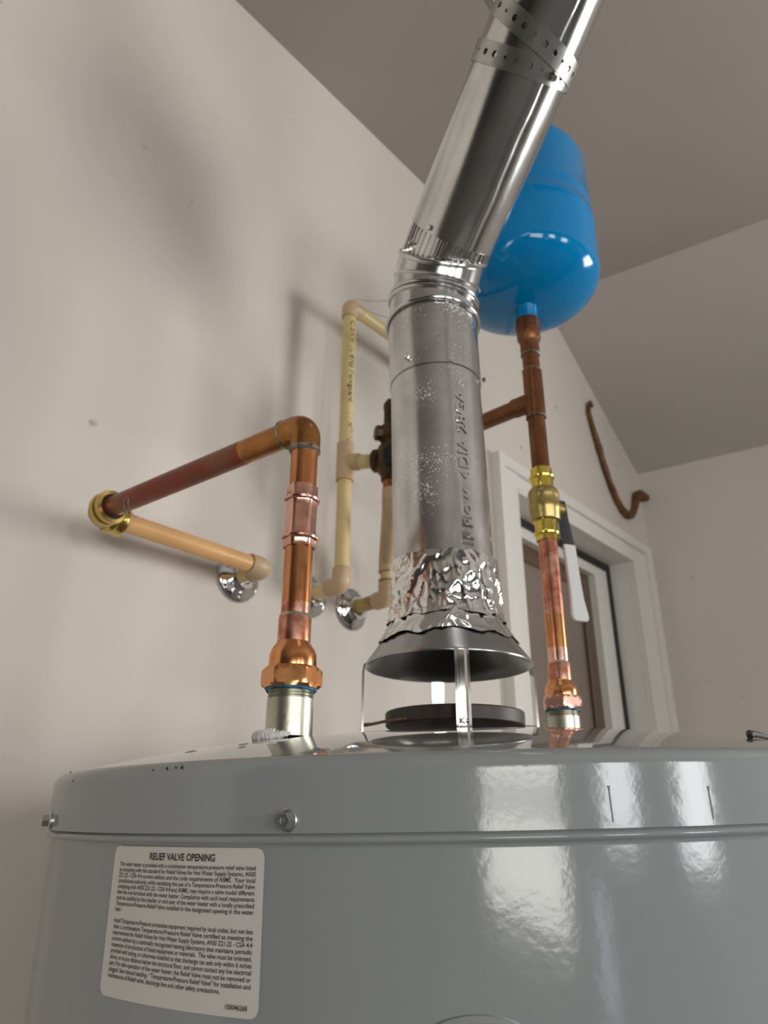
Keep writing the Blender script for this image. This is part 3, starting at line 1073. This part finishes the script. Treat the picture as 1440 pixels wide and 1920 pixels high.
def esc(x, z, parent, sq=1.0):
    """chrome wall flange"""
    y = YB - 0.0005
    prof = [(0.0, 0.0330), (0.0012, 0.0345), (0.0028, 0.0342), (0.0050, 0.0315), (0.0080, 0.0255), (0.0100, 0.0195), (0.0130, 0.0160), (0.0165, 0.0145), (0.0165, 0.0115)]
    return MB().lathe((x, y, z), (0, -1, 0), prof, 56, True, False,
                      rmod=lambda th, t, r: r * (1 + 0.02 * noise.noise(Vector((cos(th) * 2 + x * 30, sin(th) * 2, t * 150))))).build('wall_flange', M_chrome, parent, sharp=50,
                                                                                                                       label='chrome wall flange')


def cp_elbow(p0, c, p1, parent, r=0.0137, leg=0.026, bend=0.009, glue=True, name='plastic_elbow'):
    c = Vector(c)
    a, b_ = (Vector(p0) - c).normalized(), (Vector(p1) - c).normalized()
    pts = [c + a * leg, c + a * (leg - 0.001)] + arc(p0, c, p1, bend, 8) + [c + b_ * (leg - 0.001), c + b_ * leg]
    rr = [r - 0.0006] + [r] * (len(pts) - 2) + [r - 0.0006]
    o_ = MB().sweep(pts, rr, 32).build(name, M_fit, parent, sharp=50)
    if glue:
        for d in (a, b_):
            MB().lathe(c + d * (leg - 0.0006), d, [(0, 0.0125), (0.0012, 0.0123), (0.0022, 0.0112)], 32, False, False,
                       rmod=lambda th, t, q: q + 0.0003 * noise.noise(Vector((cos(th) * 5, sin(th) * 5, t * 300)))).build('glue_ring', M_glue, o_, label='yellow glue ring')
    return o_


def pipe(p, q, parent, m=None, r=0.0111, name='plastic_pipe', label=None, seg=32):
    p, q = Vector(p), Vector(q)
    return MB().lathe(p, q - p, [(0, r), ((q - p).length, r)], seg).build(name, m or M_cpvc, parent, label=label)


W_ = Vector((CX, YB, ZE))
cp_elbow(B_, C_, W_, hot)
pipe(C_ + Vector((0, 0.02, 0)), W_ - Vector((0, 0.002, 0)), hot)
esc(CX + 0.004, ZE, hot)

# ragged foam gasket round the foot of the nipple
b = MB()
zg = topz(AX, AY)
rs_ = []
for i in range(141):
    th = CA + radians(12) - radians(165) * i / 140
    en = sin(pi * i / 140) ** 0.4
    c = Vector((AX + 0.0182 * cos(th), AY + 0.0182 * sin(th), 0))
    rd = Vector((cos(th), sin(th), 0))
    grow = 1 + 0.9 * (i / 140)
    fr = 0.55 + 0.9 * abs(noise.noise(Vector((i * 0.9, 3.3, 0.1)))) + 0.5 * abs(noise.noise(Vector((i * 2.3, 8.3, 0.1))))
    ring = []
    for k in range(12):
        a = 2 * pi * k / 12
        nz = 1 + 0.35 * noise.noise(Vector((i * 0.4, cos(a) * 2, sin(a) * 2)))
        p = c + rd * ((0.0032 * cos(a) * nz + 0.0016) * en * grow) + Vector((0, 0, 0.0042 * en * sin(a) * nz * (fr if sin(a) > 0 else 1)))
        p.z += topz(p.x, p.y) + 0.0030
        ring.append(p)
    rs_.append(ring)
gas = MB().rings(rs_)
g_o = gas.build('foam_gasket', M_foam, None, sharp=60)
g_o['label'] = 'ragged white foam gasket at the foot of the left steel nipple'
g_o['category'] = 'gasket'

# ------------------------------------------------------------------ cold water line (right)
RX, RY = 0.7140, 0.3824
cold = thing('cold_water_line', 'copper riser with a brass ball valve at the right of the vent, under the blue tank', 'pipe', (RX, RY, topz(RX, RY)))
riser(cold, RX, RY, topz(RX, RY) + 0.0004, 0.1105, 0.1235, 0.1385, 0.1600, M_pink, M_orange, M_fluxed, rot=radians(20), seed=6.0)
pipe((RX, RY, 0.1590), (RX, RY, 0.1770), cold, M_pink, name='copper_pipe', label='pink copper pipe end')
pipe((RX, RY, 0.1770), (RX, RY, 0.2150), cold, M_copper, name='copper_pipe', label='clean orange copper pipe')
pipe((RX, RY, 0.2150), (RX, RY, 0.3080), cold, M_fluxed, name='copper_pipe', label='reddish copper pipe')
# ball valve
bv = [(0.3050, 0.0115), (0.3050, 0.0128), (0.3110, 0.0128), (0.3122, 0.0148), (0.3140, 0.0153), (0.3158, 0.0148), (0.3170, 0.0130), (0.3290, 0.0130), (0.3300, 0.0142)]
bv2 = [(0.3300, 0.0135), (0.3310, 0.0168), (0.3330, 0.0176), (0.3420, 0.0178), (0.3440, 0.0188), (0.3500, 0.0190), (0.3520, 0.0184), (0.3600, 0.0184), (0.3620, 0.0190), (0.3660, 0.0188),
       (0.3700, 0.0176), (0.3730, 0.0150), (0.3735, 0.0135)]
bv3 = [(0.3730, 0.0138), (0.3740, 0.0130), (0.3855, 0.0130), (0.3868, 0.0148), (0.3886, 0.0154), (0.3904, 0.0148), (0.3918, 0.0128), (0.4000, 0.0128), (0.4000, 0.0112)]
valve = MB().lathe((RX, RY, 0), (0, 0, 1), bv2, 48).build('ball_valve', M_brass3, cold, sharp=35, label='brass ball valve body')
for pr in (bv, bv3):
    MB().lathe((RX, RY, 0), (0, 0, 1), pr, 48, False, False,
               rmod=lambda th, t, r: r if r > 0.0132 else min(r + 0.0003, (r - 0.0004) / cos((th + pi / 6) % (pi / 3) - pi / 6)), x=CAM_X).build('press_end', M_brass2, valve, sharp=30,
                                                                                                                  label='bright yellow brass press end')
hd = Vector((cos(CA + radians(112)), sin(CA + radians(112)), 0))      # the stem points to the right of the photograph
ht = Vector((-hd.y, hd.x, 0))
if ht.dot(CAM_X) < 0:
    ht = -ht
V0 = Vector((RX, RY, 0.350))
MB().lathe(V0, hd, [(0.014, 0.0085), (0.021, 0.0085), (0.0215, 0.0070), (0.026, 0.0070)], 24).build('valve_stem', M_brass3, valve)
# lever: dark bracket, then the white dipped grip
pth = [(0.0255, 0.362, 0.0085), (0.0262, 0.345, 0.0085), (0.0270, 0.335, 0.0080), (0.0300, 0.318, 0.0075), (0.0330, 0.300, 0.0070), (0.0335, 0.285, 0.0068)]


def strip(path, th, parent, name, m, label=None, tilt=None):
    rs = []
    for i, (d, z, w) in enumerate(path):
        p = Vector((RX, RY, z)) + hd * d
        rs.append([p + ht * (w * cx) + hd * (th * cy) for cx, cy in ((-1, -0.5), (-0.9, -1), (0.9, -1), (1, -0.5), (1, 0.5), (0.9, 1), (-0.9, 1), (-1, 0.5))])
    return MB().rings(rs).build(name, m, parent, sharp=40, label=label)


# the flat of the lever lies square to the stem; seen from the camera it shows its face
hd2, ht2 = hd.copy(), ht.copy()
fa_l = radians(112 - 52)
hface = Vector((cos(CA + fa_l - radians(40)), sin(CA + fa_l - radians(40)), 0))


def lever_strip(path, th, name, m, label=None):
    wdir = Vector((-hface.y, hface.x, 0))
    rs = []
    for d, z, w in path:
        p = Vector((RX, RY, z)) + hd * d
        rs.append([p + wdir * (w * cx) + hface * (th * cy) for cx, cy in ((-1, -0.4), (-0.85, -1), (0.85, -1), (1, -0.4), (1, 0.4), (0.85, 1), (-0.85, 1), (-1, 0.4))])
    return MB().rings(rs).build(name, m, valve, sharp=40, label=label)


lever_strip([(0.0255, 0.362, 0.0050), (0.0258, 0.352, 0.0065), (0.0262, 0.340, 0.0068), (0.0275, 0.325, 0.0078), (0.0290, 0.310, 0.0085), (0.0298, 0.298, 0.0085)], 0.0014, 'lever', M_lever,
            'dark steel lever')
lever_strip([(0.0298, 0.3045, 0.0078), (0.0300, 0.3035, 0.0088), (0.0312, 0.280, 0.0086), (0.0325, 0.255, 0.0088), (0.0335, 0.238, 0.0094), (0.0345, 0.226, 0.0108), (0.0350, 0.219, 0.0118),
             (0.0353, 0.2145, 0.0112), (0.0354, 0.2118, 0.0085)], 0.0026, 'grip', M_vinyl, 'white vinyl grip')
pipe((RX, RY, 0.399), (RX, RY, 0.482), cold, M_browncu, name='copper_pipe', label='brown aged copper pipe')
# tee and branch to the mixing valve
TZ = 0.5000
b = MB()
b.lathe((RX, RY, 0), (0, 0, 1), [(0.474, 0.0112), (0.474, 0.0127), (0.546, 0.0127), (0.546, 0.0112)], 40)
tee = b.build('copper_tee', M_browncu, cold, sharp=40)
MB().lathe((RX, RY, TZ), (-0.03, 1, 0.0), [(0.005, 0.0127), (0.030, 0.0127), (0.030, 0.0112)], 40).build('branch_socket', M_browncu, tee)
for zz in (0.475, 0.5455):
    MB().lathe((RX, RY, zz), (0, 0, 1), [(-0.0012, 0.0122), (0, 0.0132), (0.0014, 0.0122)], 40, False, False,
               rmod=lambda th, t, r: r + 0.0005 * noise.noise(Vector((cos(th) * 6, sin(th) * 6, t * 500)))).build('solder_ring', M_solder, tee, label='grey green solder ring')
VX, VY, VZ = 0.7140, 0.6300, 0.4990
pipe((RX - 0.0004, RY + 0.025, TZ), (VX, VY - 0.018, VZ), cold, M_browncu, name='copper_pipe')
pipe((RX, RY, 0.545), (RX, RY, 0.574), cold, M_browncu, name='copper_pipe')
ad = MB().lathe((RX, RY, 0), (0, 0, 1), [(0.571, 0.0112), (0.571, 0.0126), (0.590, 0.0126), (0.5935, 0.0134), (0.597, 0.0155), (0.6120, 0.0158), (0.6125, 0.0165), (0.627, 0.0165), (0.628, 0.013)], 48,
                ).build('tank_adapter', M_browncu, cold, sharp=40)
MB().lathe((RX, RY, 0.5715), (0, 0, 1), [(-0.0012, 0.0118), (0, 0.0130), (0.0014, 0.0124)], 40, False, False).build('solder_ring', M_solder, ad)

# ------------------------------------------------------------------ expansion tank
xt = thing('expansion_tank', 'bright blue enamelled expansion tank on top of the right copper riser', 'tank', (RX, RY, 0.628))
ZB = 0.648
RT = 0.1035
rc_ = RT - 0.046
prof = [(ZB - 0.003, 0.012), (ZB, 0.013)]
for k in range(1, 33):                         # dished bottom
    a_ = pi / 2 * k / 32
    r_ = RT * max(sin(a_), 0.13) ** 0.92
    prof.append((ZB + 0.050 * (1 - cos(a_) ** 0.95), r_))
prof[-1] = (ZB + 0.050, RT)
prof += [(0.764, RT), (0.7655, RT + 0.0012), (0.768, RT + 0.0016), (0.772, RT + 0.0012), (0.7735, RT), (0.798, RT), (0.7995, RT + 0.0006), (0.801, RT)]
ZT = 0.924
zc2 = ZT - 0.046
for k in range(0, 13):
    a_ = radians(66) * k / 12
    prof.append((zc2 + 0.040 * sin(a_), rc_ + 0.046 * cos(a_)))
for k in range(1, 7):
    r_ = 0.0755 * (1 - k / 6)
    prof.append((zc2 + 0.0366 + 0.010 * (1 - (r_ / 0.0755) ** 2), r_))
MB().lathe((RX, RY, 0), (0, 0, 1), prof, 96, True, False).build('shell', M_blue, xt, sharp=50)
MB().lathe((RX, RY, 0), (0, 0, 1), [(0.6275, 0.0125), (0.629, 0.0142), (ZB + 0.002, 0.0145), (ZB + 0.006, 0.0165)], 40).build('neck', M_blue, xt)

# ------------------------------------------------------------------ bypass piping on the wall
byp = thing('bypass_piping', 'cream plastic pipe loop with a bronze mixing valve on the wall behind the vent pipe', 'pipe', (0.69, YB, 0.31))
LX, LY = 0.690, 0.705
LT_, LM, LBt = 0.8160, 0.5115, 0.3120
Lt, Lm, Lb = Vector((LX, LY, LT_)), Vector((LX, LY, LM)), Vector((LX, LY, LBt))
Rt = Vector((0.915, LY, LT_))
Wt = Vector((0.915, YB, LT_))
cp_elbow(Lm, Lt, Rt, byp)
pipe(Lt + Vector((0.02, 0, 0)), Rt - Vector((0.02, 0, 0)), byp)
cp_elbow(Lt, Rt, Wt, byp)
pipe(Rt + Vector((0, 0.02, 0)), Wt - Vector((0, 0.001, 0)), byp)
up = pipe(Lm + Vector((0, 0, 0.02)), Lt - Vector((0, 0, 0.02)), byp)
# printed line on the pipe, reading downwards
vs, fs = TM[-1]
xa, xb = min(v.x for v in vs), max(v.x for v in vs)
b = MB()
tcp = atan2(-LY, -LX)
szp = 0.0085 / CAP
pts = []
for v in vs:
    zz = 0.778 - (0.778 - 0.545) * (v.x - xa) / (xb - xa)
    th = tcp + 0.22 + v.y * szp / 0.0111
    pts.append(Vector((LX + 0.01125 * cos(th), LY + 0.01125 * sin(th), zz)))
b.add(pts, fs)
b.build('printed_text', M_brownink, up, label='brown printed lettering')
teeb = MB()
teeb.lathe(Lm, (0, 0, 1), [(-0.032, 0.0131), (-0.032, 0.0138), (0.032, 0.0138), (0.032, 0.0131)], 36)
tp = teeb.build('plastic_tee', M_fit, byp, sharp=40)
dV = (Vector((VX, VY, VZ)) - Lm).normalized()
MB().lathe(Lm, dV, [(0.005, 0.0135), (0.026, 0.0135), (0.026, 0.0112)], 36).build('branch_socket', M_fit, tp)
for zz in (-0.032, 0.0318):
    MB().lathe(Lm + Vector((0, 0, zz)), (0, 0, 1), [(-0.0012, 0.0118), (0, 0.0133), (0.0012, 0.0118)], 32, False, False).build('glue_ring', M_glue, tp, label='yellow glue ring')
pipe(Lm + dV * 0.024, Vector((VX, VY, VZ)) - dV * 0.015, byp)
pipe(Lb + Vector((0, 0, 0.02)), Lm - Vector((0, 0, 0.03)), byp)
W1 = Vector((LX + 0.004, YB, 0.3035))
cp_elbow(Lm, Lb, Vector((LX, YB, LBt)), byp)
pipe(Lb + Vector((0, 0.02, -0.001)), Vector((LX, YB - 0.001, LBt - 0.002)), byp)
esc(LX, LBt - 0.003, byp)
# mixing valve: body, union, bonnet and dark cap
mv = MB().lathe((VX, VY, 0), (0, 0, 1), [(0.462, 0.012), (0.464, 0.0155), (0.474, 0.0160), (0.478, 0.0200), (0.486, 0.0225), (0.512, 0.0225), (0.520, 0.0200), (0.524, 0.0165), (0.532, 0.0160),
                                       (0.534, 0.0190), (0.552, 0.0200), (0.556, 0.0165), (0.560, 0.0120), (0.585, 0.0115), (0.588, 0.0125), (0.596, 0.0125), (0.604, 0.0080)], 40
                ).build('mixing_valve', M_bronze, byp, sharp=40, label='dark bronze mixing valve')
capd = Vector((cos(CA + radians(8)), sin(CA + radians(8)), -0.15))
MB().lathe((VX, VY, VZ), capd, [(0.018, 0.0165), (0.030, 0.0165), (0.031, 0.0150)], 32).build('valve_cap', M_black, mv, label='black round valve cap')
ud = Vector((cos(CA - radians(75)), sin(CA - radians(75)), 0.0))
MB().lathe((VX, VY, 0.543), ud, [(0.008, 0.011), (0.018, 0.0125), (0.024, 0.0125), (0.026, 0.010)], 8).build('side_port', M_bronze, mv)
nd = -dV
MB().lathe(Vector((VX, VY, VZ)), nd, [(0.016, 0.0170), (0.020, 0.0185), (0.028, 0.0180), (0.030, 0.0130)], 28).build('union_nut', M_bronze, mv)
pipe((VX, VY, 0.448), (VX, VY, 0.468), byp, M_elbow, r=0.0128, name='copper_pipe')
# lower leg with its offset fittings, back to the wall
G0, G1 = Vector((VX, VY, 0.420)), Vector((0.782, 0.698, 0.372))
G2 = Vector((0.782, 0.698, 0.312))
MB().lathe((VX, VY, 0), (0, 0, 1), [(0.428, 0.0112), (0.428, 0.0138), (0.450, 0.0138), (0.450, 0.0112)], 32).build('plastic_coupling', M_fit, byp, sharp=40)
pipe((VX, VY, 0.42), (VX, VY, 0.43), byp)
off = arc(G0 + Vector((0, 0, 1)), G0, G1, 0.012, 6) + arc(G0, G1, G2, 0.012, 6)
MB().sweep([G0 + Vector((0, 0, 0.014))] + off + [G1 - Vector((0, 0, 0.018))], 0.0136, 32).build('offset_elbow', M_fit, byp, sharp=50)
MB().lathe((VX, VY, 0.428), (0, 0, 1), [(-0.0014, 0.0118), (-0.0006, 0.0139), (0.0006, 0.0139), (0.0014, 0.0118)], 32, False, False).build('glue_ring', M_glue, byp, label='brown glue ring')
for zz, mm in ((0.3535, M_glue), (0.340, M_glue)):
    MB().lathe((G1.x, G1.y, zz), (0, 0, 1), [(-0.0014, 0.0118), (-0.0006, 0.0139), (0.0006, 0.0139), (0.0014, 0.0118)], 32, False, False).build('glue_ring', mm, byp, label='brown glue ring')
pipe(G1 - Vector((0, 0, 0.01)), G2 + Vector((0, 0, 0.012)), byp)
W2 = Vector((0.782, YB, 0.309))
cp_elbow(G1, G2, W2, byp, leg=0.024)
pipe(G2 + Vector((0, 0.02, 0)), W2 - Vector((0, 0.001, 0)), byp, M_glue)
esc(0.782, 0.308, byp)

# ------------------------------------------------------------------ rusty tube by the ceiling corner
pts = [(1.800, 1.160), (1.783, 1.168), (1.766, 1.150), (1.758, 1.120), (1.770, 1.075), (1.788, 1.030), (1.812, 0.970), (1.840, 0.915), (1.872, 0.872), (1.905, 0.848), (1.938, 0.842), (1.968, 0.852),
       (1.992, 0.875), (2.010, 0.905), (2.024, 0.935), (2.045, 0.950), (2.075, 0.952)]
rad_t = [0.004, 0.006, 0.0075, 0.008, 0.0095, 0.0105, 0.0105, 0.0105, 0.011, 0.012, 0.0125, 0.012, 0.0115, 0.0125, 0.0145, 0.016, 0.015]
P_, R_ = [], []
for i in range(len(pts) - 1):
    for k in range(3):
        f = k / 3
        x_, z_ = pts[i][0] + (pts[i + 1][0] - pts[i][0]) * f, pts[i][1] + (pts[i + 1][1] - pts[i][1]) * f
        r_ = rad_t[i] + (rad_t[i + 1] - rad_t[i]) * f
        P_.append((x_, YB - r_ * 0.9, z_))
        R_.append(r_ * 0.85 * (1 + 0.22 * noise.noise(Vector((x_ * 60, z_ * 60, 0.5)))))
P_.append((2.098, YB - 0.014, 0.952))
R_.append(0.013)
hk = MB().sweep(P_, R_, 16).build('rusty_tube', M_hook, None, sharp=60)
hk['label'] = 'rusty brown bent tube hooked along the wall above the white door'
hk['category'] = 'tube'

# black cable end lying at the right edge of the heater top
cb = [(0.585, 0.150), (0.560, 0.147), (0.535, 0.144), (0.512, 0.141), (0.497, 0.139)]
b = MB()
b.sweep([(x_, y_, topz(x_, y_) + 0.0030) for x_, y_ in cb] + [(0.4915, 0.1375, topz(0.4915, 0.1375) + 0.0012)], [0.0014, 0.0018, 0.0021, 0.0022, 0.0023, 0.0018], 12)
c_o = b.build('cable', M_black, None, sharp=50)
c_o['label'] = 'black cable end lying at the right edge of the heater top'
c_o['category'] = 'cable'

# specks and shallow spots on the heater
b = MB()
for th, h_, r_ in ((189.0, 0.0310, 0.0009), (190.2, 0.0312, 0.0007), (191.0, 0.0311, 0.0010), (187.0, 0.0306, 0.0006), (168.6, 0.0335, 0.0008), (170.0, 0.0280, 0.0007)):
    b.lathe(hp(radians(th), h_, HR + 0.0004), hp(radians(th), 0, 1) - hp(radians(th), 0, 0), [(0, r_), (0.0004, r_ * 0.6)], 8)
o_ = b.build('dirt_speck', M_black, heater, kind='stuff')
for x_, y_, rr in ((0.262, 0.395, 0.0040), (0.284, 0.372, 0.0034), (0.268, 0.352, 0.0026)):
    rg = []
    for q_, dz_ in ((1.0, 0.0001), (0.85, 0.0006), (0.4, 0.0009)):
        rg.append([(x_ + rr * q_ * cos(2 * pi * k / 20), y_ + rr * q_ * sin(2 * pi * k / 20), topz(x_ + rr * q_ * cos(2 * pi * k / 20), y_ + rr * q_ * sin(2 * pi * k / 20)) + dz_) for k in range(20)])
    MB().rings([[Vector(p) for p in r_] for r_ in rg], False, True).build('enamel_drip', M_tank, heater)


# cobweb threads
def web(name, label, lines, loc):
    t = thing(name, label, 'cobweb', loc)
    for ln in lines:
        P = [Vector(p) for p in ln]
        out = []
        for i in range(len(P) - 1):
            for k in range(6):
                f = k / 6
                p = P[i].lerp(P[i + 1], f)
                p.z -= 0.004 * sin(pi * f)
                p += Vector((1, 0, 1)) * 0.0012 * noise.noise(p * 130)
                out.append(p)
        out.append(P[-1])
        MB().sweep(out, [0.00035 + 0.00035 * abs(noise.noise(p * 90)) for p in out], 6).build('thread', M_web, t)


yw = YB - 0.0012
web('cobweb', 'thin dusty cobweb threads on the wall at the lower left, beside the heater',
    [[(0.045, yw, -0.235), (0.075, yw, -0.20), (0.095, yw, -0.165), (0.120, yw, -0.13)],
     [(0.010, yw, -0.260), (0.050, yw, -0.268), (0.085, yw, -0.272), (0.120, yw, -0.265)],
     [(0.060, yw, -0.215), (0.085, yw, -0.245), (0.120, yw, -0.285)]], (0.07, YB, -0.28))
web('cobweb', 'thin cobweb thread from the cream pipe corner to the vent pipe elbow',
    [[(0.700, 0.700, 0.835), (0.655, 0.575, 0.735), (0.600, 0.425, 0.600)],
     [(0.705, 0.703, 0.829), (0.66, 0.600, 0.720), (0.575, 0.452, 0.585)]], (0.70, 0.70, 0.82))
web('cobweb', 'small dusty cobweb hanging on the dark red copper pipe by the brass elbow',
    [[(0.3245, 0.630, 0.3160), (0.3130, 0.632, 0.3050), (0.3150, 0.634, 0.2935), (0.330, 0.640, 0.286)],
     [(0.3130, 0.632, 0.3050), (0.3118, 0.640, 0.3000), (0.325, 0.652, 0.288)]], (0.32, 0.632, 0.29))
